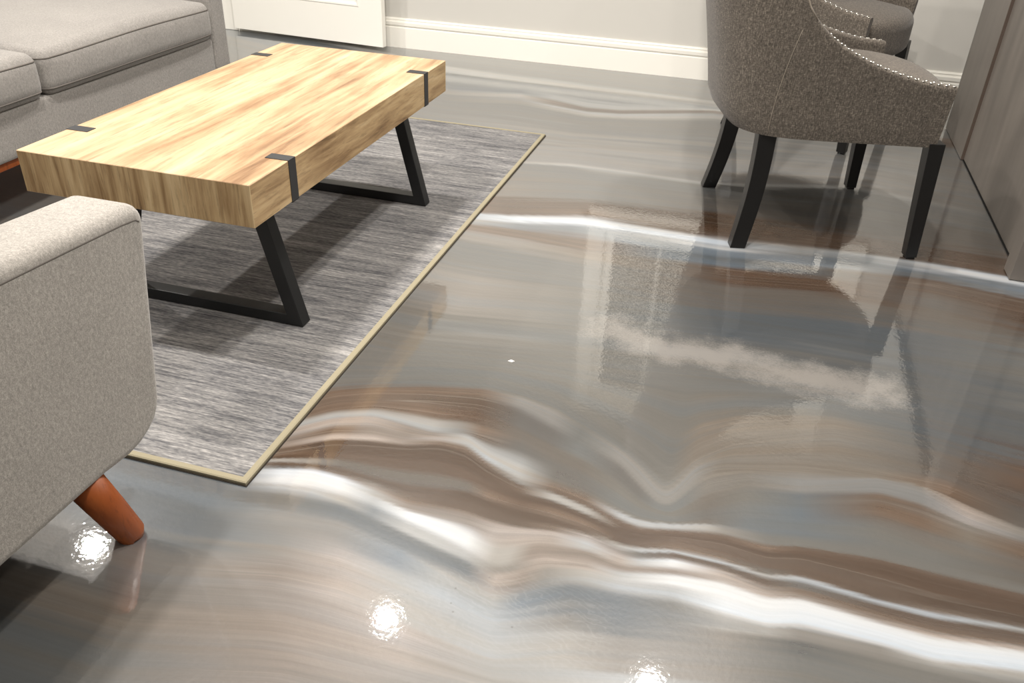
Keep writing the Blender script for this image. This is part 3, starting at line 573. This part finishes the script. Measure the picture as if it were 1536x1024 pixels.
# open panelled door, folded back towards the far wall
def make_door():
    ang = math.atan2(4.525 - 4.612, -2.045 + 3.035)
    W = 0.99; T = .038; H = 2.03
    root = structure(bpy.data.objects.new('door_1', None)); C.objects.link(root)
    root.location = (-3.035, 4.612, 0.022); root.rotation_euler = (0, 0, ang)
    bm = bmesh.new()
    px0, px1 = .14, W - .14
    zs = [(.20, .92), (1.06, H - .14)]
    add_box(bm, (0, 0, 0), (px0, T, H)); add_box(bm, (px1, 0, 0), (W, T, H))
    add_box(bm, (px0, 0, 0), (px1, T, .20)); add_box(bm, (px0, 0, .92), (px1, T, 1.06)); add_box(bm, (px0, 0, H - .14), (px1, T, H))
    for z0, z1 in zs: add_box(bm, (px0, .010, z0), (px1, T - .010, z1))
    bmesh.ops.remove_doubles(bm, verts=bm.verts[:], dist=1e-5)
    obj('door_slab', bm, M_white, root)
    for z0, z1 in zs:
        bm = bmesh.new()
        e = .022
        pts = [(px0, z0), (px1, z0), (px1, z1), (px0, z1)]
        for a, b in ((0, 1), (1, 2), (2, 3), (3, 0)):
            (ax, az), (bx, bz) = pts[a], pts[b]
            cx, cz = (px0 + px1) / 2, (z0 + z1) / 2
            def ins(x, z, k): return (x + math.copysign(k, cx - x), z + math.copysign(k, cz - z))
            prof = [(0, .0), (0.004, -.004), (.012, -.003), (e, .010), (e, .012), (0, .012)]
            r0 = []; r1 = []
            for k, yy in prof:
                x, z = ins(ax, az, k); r0.append(Vector((x, yy, z)))
                x, z = ins(bx, bz, k); r1.append(Vector((x, yy, z)))
            add_loft(bm, [r0, r1])
        obj('panel_moulding', bm, M_white, root)
    bm = bmesh.new()
    add_box(bm, (0.0, -.003, .18), (.012, T * .6, .28))
    obj('hinge', bm, M_steel, root, bevel=.002)
    bm = bmesh.new()
    c = Vector((W - .07, 0, .98))
    rings = []
    for d, r in [(0, .028), (-.006, .028), (-.008, .012), (-.035, .011), (-.042, .022), (-.055, .027), (-.066, .022), (-.07, .006)]:
        rings.append([c + Vector((r * math.cos(a), d, r * math.sin(a))) for a in [2 * PI * i / 20 for i in range(20)]])
    add_loft(bm, rings)
    obj('door_handle', bm, M_steel, root, smooth=True)
make_door()

# window with shutters, seen mirrored in the floor
def make_window():
    root = structure(bpy.data.objects.new('window_1', None)); C.objects.link(root)
    root.location = (0, WY, 0)
    e = .11
    bm = bmesh.new()
    add_box(bm, (WX0 - e, -.022, WZ0 - .02), (WX0, 0, WZ1 + e)); add_box(bm, (WX1, -.022, WZ0 - .02), (WX1 + e, 0, WZ1 + e))
    add_box(bm, (WX0 - e - .01, -.028, WZ1), (WX1 + e + .01, 0, WZ1 + e)); add_box(bm, (WX0 - e, -.018, WZ0 - .12), (WX1 + e, 0, WZ0 - .02))
    obj('window_frame', bm, M_white, root, bevel=.004)
    obj('window_sill', box((WX0 - e - .03, -.06, WZ0 - .025), (WX1 + e + .03, .06, WZ0)), M_white, root, bevel=.006)
    bm = bmesh.new()
    add_box(bm, (WX0, .085, WZ0), (WX1, .095, WZ1))
    obj('window_pane', bm, M_glass, root)
    mid = (WX0 + WX1) / 2
    for a, b in ((WX0, mid - .001), (mid + .001, WX1)):
        bm = bmesh.new(); s = .055
        for lo, hi in [((a, .0, WZ0), (a + s, .03, WZ1)), ((b - s, .0, WZ0), (b, .03, WZ1)), ((a + s, 0, WZ0), (b - s, .03, WZ0 + .07)), ((a + s, 0, WZ1 - .07), (b - s, .03, WZ1))]:
            add_box(bm, lo, hi)
        sh = obj('shutter_frame', bm, M_white, root, bevel=.003)
        bm = bmesh.new()
        z = WZ0 + .10
        while z < WZ1 - .09:
            add_box(bm, (a + s, -.034, -.004), (b - s, .034, .004), Matrix.Translation((0, .020, z)) @ Matrix.Rotation(math.radians(47), 4, 'X'))
            z += .064
        obj('slats', bm, M_white, sh)
        c = (a + b) / 2
        obj('tilt_rod', box((c - .006, -.018, WZ0 + .09), (c + .006, -.008, WZ1 - .09)), M_white, sh)
make_window()

# ceiling downlights: trim rings round the lamps
M_lens = mat('lamp_can', (230, 228, 220), .4, .4)
for i, (x, y, k) in enumerate(LAMPS):
    bm = bmesh.new()
    rings = []
    for r, z in [(.056, -.006), (.062, -.010), (.082, -.006), (.085, 0), (.056, 0)]:
        rings.append([Vector((r * math.cos(a), r * math.sin(a), z)) for a in [2 * PI * q / 32 for q in range(32)]])
    rings.append(rings[0])
    add_loft(bm, rings, cap=False)
    o = obj('ceiling_light', bm, M_lens, smooth=True)
    o.location = (x, y, CEIL)
    tag(o, 'small round white recessed downlight in the ceiling, out of the frame', 'ceiling light', 'recessed downlights in the ceiling')

# ------------------------------------------------------------------ rug
RX1, RY0, RY1 = -0.826, 1.092, 3.43
RX0 = RX1 - 1.28
def make_rug():
    root = thing('area_rug', 'grey streaked flat-woven area rug with beige bound edge under the coffee table', 'rug', ((RX0 + RX1) / 2, (RY0 + RY1) / 2, 0))
    hx, hy = (RX1 - RX0) / 2, (RY1 - RY0) / 2
    obj('woven_field', box((-hx + .012, -hy + .012, .0005), (hx - .012, hy - .012, .0075)), M_rug, root)
    bm = bmesh.new()
    prof = [(.0, .0015), (.0, .0075), (.003, .0092), (.014, .0092), (.016, .0015)]
    rng = []
    for sx, sy in ((-1, -1), (1, -1), (1, 1), (-1, 1)):
        rng.append([Vector((sx * (hx - d), sy * (hy - d), z)) for d, z in prof])
    rng.append(rng[0])
    add_loft(bm, rng, cap=False)
    obj('bound_edge', bm, M_bind, root)
    bm = bmesh.new(); add_box(bm, (-hx - .0025, -hy - .0025, .0002), (hx + .0025, hy + .0025, .0016))
    obj('backing', bm, M_back, root)
make_rug()

# ------------------------------------------------------------------ coffee table
def make_table():
    x1, y0, L, W, H, T = -0.987, 1.478, 1.1845, 0.592, 0.46, 0.098
    root = thing('coffee_table', 'chunky light oak coffee table with black metal straps and black trapezoid legs', 'table', (x1 - W / 2, y0 + L / 2, 0))
    hx, hy = W / 2, L / 2
    me = bpy.data.meshes.new('tabletop')
    bm = box((-hx, -hy, H - T), (hx, hy, H))
    bmesh.ops.bevel(bm, geom=bm.edges[:], offset=.0012, segments=1, affect='EDGES')
    bmesh.ops.recalc_face_normals(bm, faces=bm.faces[:])
    for f in bm.faces:
        n = f.normal
        f.material_index = 0 if abs(n.z) > .6 else (1 if abs(n.y) > .6 else 2)
    bm.to_mesh(me); bm.free()
    top = link_mesh('tabletop', me, M_wood_top, root); me.materials.append(M_wood_end); me.materials.append(M_wood_side)
    yb = [1.655 - (y0 + L / 2), 2.487 - (y0 + L / 2)]
    for y in yb:
        for s in (-1, 1):
            bm = bmesh.new(); e = .0014
            a, b = y - .0155, y + .0155
            def bx(x_lo, x_hi, z_lo, z_hi):
                lo, hi = sorted((s * x_lo, s * x_hi)); add_box(bm, (lo, a, z_lo), (hi, b, z_hi))
            bx(hx - .058, hx + e, H, H + e); bx(hx, hx + e, H - T - e, H); bx(hx - .09, hx + e, H - T - e, H - T)
            obj('metal_strap', bm, M_strap, root)
    # trapezoid leg frames of square tube
    for y in (1.682 - (y0 + L / 2), 2.535 - (y0 + L / 2)):
        w2 = .020
        zb, zt = .0092, H - T - .0005
        xb, xt = hx - .020, hx - .108
        tkn = .036
        bm = bmesh.new()
        dx = tkn
        for s in (-1, 1):
            bm = bmesh.new()
            r0 = [Vector((s * xb, y + q * w2, zb)) for q in (-1, 1)] + [Vector((s * (xb - dx * 1.05), y + q * w2, zb)) for q in (1, -1)]
            r1 = [Vector((s * xt, y + q * w2, zt)) for q in (-1, 1)] + [Vector((s * (xt - dx * 1.05), y + q * w2, zt)) for q in (1, -1)]
            add_loft(bm, [r0, r1])
            obj('leg', bm, M_black, root, bevel=.002)
        obj('floor_bar', box((-xb + .03, y - w2 + .0003, zb), (xb - .03, y + w2 - .0003, zb + .030)), M_black, root, bevel=.002)
        obj('mounting_plate', box((-xt - .01, y - .03, zt - .004), (xt + .01, y + .03, zt)), M_black, root)
make_table()

# ------------------------------------------------------------------ sofa
def crown(k, kf=0.0, sag=0.0):
    def d(p, lo, hi):
        u = (p.x - lo.x) / (hi.x - lo.x) * 2 - 1; v = (p.y - lo.y) / (hi.y - lo.y) * 2 - 1; q = (p.z - lo.z) / (hi.z - lo.z)
        z = p.z + k * max(0, (1 - u ** 4)) * max(0, (1 - v ** 4)) * max(0, q - .3) / .7
        x = p.x + kf * max(0, 1 - v ** 4) * (1 if u > .5 else 0) * max(0, 1 - (2 * q - 1) ** 2)
        z += sag * math.sin(v * 3.1 + 1.3) * q
        return (x, p.y, z)
    return d

def rr_loop(x0, x1, y0, y1, r, z, n=8):
    pts = []
    for cx, cy, a0 in ((x1 - r, y1 - r, 0), (x0 + r, y1 - r, PI / 2), (x0 + r, y0 + r, PI), (x1 - r, y0 + r, 1.5 * PI)):
        for i in range(n + 1):
            a = a0 + PI / 2 * i / n
            pts.append(Vector((cx + r * math.cos(a), cy + r * math.sin(a), z)))
    out = []
    for i, p in enumerate(pts):
        q = pts[(i + 1) % len(pts)]
        m = max(1, int((q - p).length / .04))
        for j in range(m): out.append(p.lerp(q, j / m))
    return out

def make_sofa():
    xf, y1 = -2.15, 3.21
    Ls = 2.04
    root = thing('sofa', 'grey fabric sofa with two loose seat cushions beside the coffee table', 'sofa', (xf - .44, y1 - Ls / 2, 0))
    ox, oy = xf - .44, y1 - Ls / 2
    def B(lo, hi): return (Vector(lo) - Vector((ox, oy, 0)), Vector(hi) - Vector((ox, oy, 0)))
    aw = .105
    lo, hi = B((xf - .86, y1 - Ls + aw, .185), (xf - .004, y1 - aw, .335))
    obj('base', rbox(lo, hi, .012, 2, 6), M_sofa, root, smooth=True)
    for a, b in ((y1 - aw, y1), (y1 - Ls, y1 - Ls + aw)):
        lo, hi = B((xf - .88, a, .185), (xf, b, .60))
        def df(p, lo_, hi_):
            q = (p.z - .185) / .4
            return (p.x, p.y, p.z)
        am = obj('arm', rbox(lo, hi, .016, 3, 6), M_sofa, root, smooth=True)
    cy = [(y1 - Ls + aw + .003, 2.178), (2.184, y1 - aw - .003)]
    for a, b in cy:
        lo, hi = B((xf - .70, a, .332), (xf + .012, b, .478))
        dfm = crown(.028, .012, .004)
        c = obj('seat_cushion', rbox(lo, hi, (.03, .035, .045), 5, 10, dfm), M_sofa, root, smooth=True)
        bm = bmesh.new()
        for zz, ins in ((.452, .0035), (.357, .0035)):
            pts = rr_loop(lo.x + ins, hi.x - ins, lo.y + ins, hi.y - ins, .03, zz)
            pts = [Vector(dfm(p, lo, hi)) for p in pts]
            add_tube(bm, pts, .0030, 6, closed=True)
        obj('piping', bm, M_seam, c, smooth=True)
        lo, hi = B((xf - .80, a, .45), (xf - .58, b, .86))
        obj('back_cushion', rbox(lo, hi, .06, 5, 6, lambda p, l, h: (p.x - (p.z - .45) * .25, p.y, p.z)), M_sofa, root, smooth=True)
    lo, hi = B((xf - .88, y1 - Ls + aw, .335), (xf - .74, y1 - aw, .80))
    obj('backrest', rbox(lo, hi, .03, 4, 6), M_sofa, root, smooth=True)
    lo, hi = B((xf - .84, y1 - Ls + .04, .158), (xf - .022, y1 - .04, .186))
    obj('wooden_rail', box(lo, hi), M_orange, root, bevel=.003)
    for sx, px in ((1, xf - .10), (-1, xf - .78)):
        for sy, py in ((1, y1 - .12), (-1, y1 - Ls + .12)):
            bm = bmesh.new()
            add_tube(bm, [(px - ox, py - oy, .160), (px - ox + sx * .02, py - oy + sy * .012, .08), (px - ox + sx * .04, py - oy + sy * .024, .0)], lambda t: .026 - .011 * t, 16)
            for v in bm.verts:
                if v.co.z < .012: v.co.z = 0.0
            obj('leg', bm, M_orange, root, smooth=True)
make_sofa()

# ------------------------------------------------------------------ armchair
def make_armchair():
    xr = -0.95; Wd = .78; xl = xr - Wd
    cx = (xr + xl) / 2; cyy = .68
    root = thing('armchair', 'light grey felt armchair with squared arm and tapered orange wooden leg, front left corner', 'armchair', (cx, cyy, 0))
    aw = .135
    def side_profile():
        # (y, z) of the arm, front is +y
        pts = []
        def arc(c, r, a0, a1, n):
            for i in range(n + 1):
                a = math.radians(a0 + (a1 - a0) * i / n); pts.append((c[0] + r * math.cos(a), c[1] + r * math.sin(a)))
        arc((.955, .247), .100, -88, -2, 8)             # lower front
        arc((1.081, .540), .033, 0, 86, 6)              # upper front
        pts.append((.80, .592)); pts.append((.45, .606))
        pts.append((.22, .61)); pts.append((.20, .56)); pts.append((.23, .20)); pts.append((.27, .160))
        return pts
    P = side_profile()
    P[0:9] = [(.90, .148), (.957, .142), (.990, .1455), (1.018, .156), (1.040, .170), (1.054, .188), (1.062, .208), (1.0655, .23), (1.070, .26)]
    for s in (0, 1):
        xa = xr - aw if s == 0 else xl
        bm = bmesh.new()
        a = [bm.verts.new((xa - cx, y - cyy, z)) for y, z in P]
        b = [bm.verts.new((xa + aw - cx, y - cyy, z)) for y, z in P]
        n = len(P)
        for i in range(n):
            bm.faces.new((a[i], a[(i + 1) % n], b[(i + 1) % n], b[i]))
        bm.faces.new(a[::-1]); bm.faces.new(b)
        bmesh.ops.recalc_face_normals(bm, faces=bm.faces[:])
        rim = [e for e in bm.edges if abs(e.verts[0].co.x - e.verts[1].co.x) < 1e-6]
        bmesh.ops.bevel(bm, geom=rim, offset=.024, segments=5, profile=.5, affect='EDGES', clamp_overlap=True)
        arm = obj('arm', bm, M_arm, root, smooth=True)
        wn = arm.modifiers.new('wn', 'WEIGHTED_NORMAL')
        bm = bmesh.new()
        xo = (xr if s == 0 else xl) - cx
        sg = 1 if s == 0 else -1
        pts = []
        for y, z in [(.24, .582), (.45, .579), (.62, .572), (.80, .565), (.95, .557), (1.05, .551), (1.085, .547), (1.093, .541)]:
            pts.append((xo + sg * .0004 - sg * .0012, y - cyy, z))
        add_tube(bm, pts, .0016, 6)
        obj('seam', bm, M_seam, arm, smooth=True)
    obj('base', rbox((xl + aw - cx, .30 - cyy, .155), (xr - aw - cx, .93 - cyy, .30), .02, 3, 4), M_arm, root, smooth=True)
    obj('dust_cover', box((xl + .03 - cx, .26 - cyy, .1425), (xr - .03 - cx, .90 - cyy, .1585)), M_kick, root)
    obj('seat_cushion', rbox((xl + aw + .003 - cx, .40 - cyy, .298), (xr - aw - .003 - cx, 0.95 - cyy, .43), .04, 4, 6, crown(.02)), M_arm, root, smooth=True)
    obj('backrest', rbox((xl + .004 - cx, .20 - cyy, .20), (xr - .004 - cx, .40 - cyy, .84), .07, 6, 6, lambda p, l, h: (p.x, p.y - (p.z - .2) * .28, p.z)), M_arm, root, smooth=True)
    for sx in (1, -1):
        for sy in (1, -1):
            bm = bmesh.new()
            tx = (xr - .035 - cx) * sx; ty = (.872 - cyy) if sy > 0 else (.36 - cyy)
            add_tube(bm, [(tx, ty, .150), (tx + sx * .018, ty + sy * .022, .07), (tx + sx * .034, ty + sy * .038, .006), (tx + sx * .035, ty + sy * .039, .0)],
                     lambda t: .0325 - .0095 * t if t < .9 else .0215, 20)
            for v in bm.verts:
                if v.co.z < .0075: v.co.z = max(0.0, min(v.co.z, .0))
            obj('leg', bm, M_orange, root, smooth=True)
make_armchair()

# ------------------------------------------------------------------ dining chairs
def catmull(keys, x):
    xs_ = [k[0] for k in keys]; ys_ = [k[1] for k in keys]
    return float(np.interp(x, xs_, ys_))

def smooth_interp(keys):
    kx = np.array([k[0] for k in keys]); ky = np.array([k[1] for k in keys])
    m = np.zeros(len(kx)); d = np.diff(ky) / np.diff(kx)
    m[0] = d[0]; m[-1] = d[-1]
    for i in range(1, len(kx) - 1):
        m[i] = 0 if d[i - 1] * d[i] <= 0 else 2 * d[i - 1] * d[i] / (d[i - 1] + d[i])
    def f(x):
        x = min(max(x, kx[0]), kx[-1])
        i = min(int(np.searchsorted(kx, x, 'right')) - 1, len(kx) - 2)
        h = kx[i + 1] - kx[i]; t = (x - kx[i]) / h
        return float((2 * t ** 3 - 3 * t ** 2 + 1) * ky[i] + (t ** 3 - 2 * t ** 2 + t) * h * m[i] + (-2 * t ** 3 + 3 * t ** 2) * ky[i + 1] + (t ** 3 - t ** 2) * h * m[i + 1])
    return f

def make_dining_chair(label):
    """origin: middle between the rear feet, +x forward, +y to the chair's left"""
    root = thing('dining_chair', label, 'chair', group=None)
    # plan of the outer shell: parameter q in [-1,1], q=-1 right front, q=1 left front
    half = [(0.524, .306), (.44, .303), (.34, .297), (.22, .290), (.13, .281), (.06, .268), (0.0, .246), (-.050, .205), (-.080, .150), (-.094, .080), (-.098, 0.0)]
    pl_ = [(x, -y) for x, y in half] + [(x, y) for x, y in half[::-1][1:]]
    P = np.array(pl_); seg = np.hypot(*np.diff(P, axis=0).T); s = np.concatenate([[0], np.cumsum(seg)]); Lt = s[-1]
    fx = smooth_interp(list(zip(s, P[:, 0]))); fy = smooth_interp(list(zip(s, P[:, 1])))
    NQ = 72
    SS = [Lt * i / NQ for i in range(NQ + 1)]
    # height of rim as function of forward position along side, distance from the arm's front end
    rim = smooth_interp([(0, .533), (.08, .541), (.175, .562), (.27, .595), (.355, .638), (.42, .690), (.455, .735), (.49, .81), (.525, .89), (.56, .95), (.61, .995), (.68, 1.01), (Lt / 2, 1.02)])
    def top(s_): return rim(min(s_, Lt - s_))
    def nrm(s_):
        e = .004
        a = Vector((fx(max(0, s_ - e)), fy(max(0, s_ - e)), 0)); b = Vector((fx(min(Lt, s_ + e)), fy(min(Lt, s_ + e)), 0))
        t = (b - a).normalized(); return Vector((-t.y, t.x, 0))
    ZB = .355
    def outer(s_, z):
        n = nrm(s_)
        d = min(s_, Lt - s_)
        k = max(0.0, min(1.0, (d - .45) / .3)); k = k * k * (3 - 2 * k)
        back = -.20 * max(0, z - ZB) ** 1.25 * k            # lean of the back
        # the side flares a little above the seat
        fl_ = .030 * max(0, z - .45) * (1 - .3 * k)
        b = 0.0
        if z < ZB + .07:                                   # tucked lower edge at the rear
            u = (ZB + .07 - z) / .07
            b = -(.006 + .028 * k) * u ** 2.2
        fr = -.012 * max(0, (ZB + .19 - z)) / .19 * max(0, 1 - d / .12)
        return Vector((fx(s_) + back + fr, fy(s_), z)) + n * (fl_ + b)
    TH = .034
    def inner(s_, z):
        return outer(s_, z) - nrm(s_) * TH
    bm = bmesh.new()
    NZ = 16
    rows_o = []; rows_i = []
    for s_ in SS:
        zt = top(s_)
        ro = []
        for k in range(NZ + 1):
            u = k / NZ; u = u ** 1.15
            ro.append(outer(s_, ZB + (zt - .010 - ZB) * u))
        o_t = outer(s_, zt - .010); i_t = inner(s_, zt - .010)
        mid = (o_t + i_t) / 2
        ro += [o_t.lerp(mid, .12) + Vector((0, 0, .006)), o_t.lerp(mid, .4) + Vector((0, 0, .0095)), mid + Vector((0, 0, .010)),
               i_t.lerp(mid, .4) + Vector((0, 0, .0095)), i_t.lerp(mid, .12) + Vector((0, 0, .006))]
        for k in range(NZ + 1):
            u = 1 - k / NZ
            ro.append(inner(s_, ZB + (zt - .010 - ZB) * u))
        rows_o.append(ro)
    V = [[bm.verts.new(p) for p in r] for r in rows_o]
    for a, b in zip(V, V[1:]):
        n = len(a)
        for i in range(n): bm.faces.new((a[i], b[i], b[(i + 1) % n], a[(i + 1) % n]))
    bm.faces.new(V[0]); bm.faces.new(V[-1][::-1])
    shell = obj('upholstered_shell', bm, M_tweed, root, smooth=True)
    es = shell.modifiers.new('edge', 'EDGE_SPLIT'); es.split_angle = math.radians(60)
    # thin piping along the outer rim of the back and the side seam
    bm = bmesh.new()
    add_tube(bm, [outer(SS[i], top(SS[i]) - .004) - nrm(SS[i]) * .002 for i in range(19, NQ - 18)], .0024, 6)
    obj('piping', bm, M_pipe, shell, smooth=True)
    for sd in (0, 1):
        bm = bmesh.new(); pts = []
        for i in range(15):
            u = i / 14
            z = .36 + (.665 - .36) * u
            sv = .500 - .040 * u ** 1.8
            if sd: sv = Lt - sv
            pts.append(outer(sv, z) + nrm(sv) * .0002)
        add_tube(bm, pts, .0011, 6)
        obj('side_seam', bm, M_pipe, shell, smooth=True)
    # seat
    def seat_def(p, lo, hi):
        u = (p.x - lo.x) / (hi.x - lo.x); v = p.y / hi.y
        w = (.264 + .017 * max(0, u - .2)) if u > .2 else .264 - .75 * (.2 - u) ** 2 * 4
        x = p.x + .082 * (1 - v * v) * max(0, u - .4) / .6
        z = p.z
        q = (p.z - lo.z) / (hi.z - lo.z)
        z += q * (.038 * (1 - abs(v) ** 3) * (1 - abs(2 * u - 1) ** 3) + (-.006 * u))
        return (x, v * w, z)
    seat = obj('seat', rbox((-.05, -.27, ZB + .002), (.508, .27, .506), (.03, .02, .035), 4, 12, seat_def), M_tweed, root, smooth=True)
    # nailheads: two staggered rows on the arm rims
    bmn = bmesh.new(); rr = .0054
    rings = [[Vector((r * math.cos(2 * PI * q / 8), r * math.sin(2 * PI * q / 8), z)) for q in range(8)] for r, z in [(rr, -.001), (rr * .92, .0012), (rr * .6, .0024), (rr * .12, .003)]]
    add_loft(bmn, rings)
    men = bpy.data.meshes.new('nailhead'); bmn.to_mesh(men); bmn.free(); men.materials.append(M_nail)
    for p in men.polygons: p.use_smooth = True
    for sd in (0, 1):
        for row in (0, 1):
            sv = .010 + row * .0095
            while sv < .385:
                s_ = sv if not sd else Lt - sv
                z = top(s_) - .010
                o_t = outer(s_, z); i_t = inner(s_, z)
                p = o_t.lerp(i_t, .22 if row == 0 else .56) + Vector((0, 0, .0095 if row == 0 else .0103))
                nh = bpy.data.objects.new('nailhead', men); C.objects.link(nh); nh.parent = root; nh.location = p
                e = top(min(sv + .01, .5)) - top(max(sv - .01, 0))
                nh.rotation_euler = (0, math.atan2(e, .02), 0)
                sv += .0225
    # legs
    def sq(c, hx, hy): return [Vector((c[0] + a * hx, c[1] + b * hy, c[2])) for a, b in ((-1, -1), (1, -1), (1, 1), (-1, 1))]
    for sy in (-1, 1):
        bm = bmesh.new()
        add_loft(bm, [sq((.533, sy * .297, 0), .014, .014), sq((.533, sy * .297, .007), .013, .013), sq((.532, sy * .297, .0075), .018, .018), sq((.516, sy * .280, ZB + .012), .0235, .0235)])
        obj('leg', bm, M_blackwood, root, bevel=.002)
    for sy in (-1, 1):
        bm = bmesh.new(); rings = []
        for i in range(13):
            u = i / 12; z = (ZB + .03) * u
            x = -.004 + .040 * u + .012 * math.sin(PI * u)
            y = sy * (.262 - .050 * u ** .8)
            h = .0240 + .0035 * u
            rings.append(sq((x, y, z), h, h * .92))
        add_loft(bm, rings)
        obj('leg', bm, M_blackwood, root, bevel=.002)
    obj('dust_cover', box((.0, -.19, ZB - .002), (.50, .24, ZB + .004)), M_kick, root)
    return root

ch = make_dining_chair('grey-brown tweed dining chair with nailhead trim and black legs, nearest the camera')
ch.location = (-0.0445, 2.8505, 0); ch.rotation_euler = (0, 0, math.radians(15.1))
ch2 = copy_tree(ch)
ch2['label'] = 'grey-brown tweed dining chair standing behind the nearer one, by the far wall'
for c_ in (ch, ch2): c_['group'] = 'upholstered dining chairs'
A2 = Vector((.377, 3.687)); ang2 = math.radians(-22)
off = Vector((.533 * math.cos(ang2) + .297 * math.sin(ang2), .533 * math.sin(ang2) - .297 * math.cos(ang2)))
ch2.location = (A2.x - off.x, A2.y - off.y, 0); ch2.rotation_euler = (0, 0, ang2)

# ------------------------------------------------------------------ cabinet / island
def make_island():
    root = thing('kitchen_island', 'taupe panelled kitchen island at the right edge behind the dining chairs', 'island', (1.25, 3.43, 0))
    ox, oy = 1.25, 3.43
    def B(n, lo, hi, m, bev=.0015):
        return obj(n, box((lo[0] - ox, lo[1] - oy, lo[2]), (hi[0] - ox, hi[1] - oy, hi[2])), m, root, bevel=bev)
    B('body', (.875, 2.68, .002), (1.66, 4.235, .868), M_cab)
    B('end_panel', (.850, 3.797, .002), (.876, 4.245, .868), M_cab)
    B('corner_post', (.826, 2.64, .002), (.90, 2.72, .868), M_cab)
    B('back_panel', (.862, 2.72, .004), (.876, 3.797, .868), M_cab)
    B('panel_edge', (.8505, 3.7925, .002), (.878, 3.797, .868), M_cabedge, 0)
    B('base_gap', (.8585, 2.70, .0), (1.60, 4.19, .004), M_kick, 0)
    B('countertop', (.835, 2.62, .868), (1.70, 4.26, .90), mat('dark_stone_top', (66, 62, 58), .3, .5), .003)
make_island()

# small scrap of paper on the floor
bm = bmesh.new()
add_loft(bm, [[Vector((.008 * a, .005 * b, z)) for a, b in ((-1, -.6), (.3, -1), (1, .2), (-.2, 1))] for z in (.0002, .0022)])
o = obj('paper_scrap', bm, mat('scrap_white', (235, 232, 225), .7, .2)); o.location = SCRAP
tag(o, 'tiny white scrap lying on the grey floor right of the rug', 'scrap')
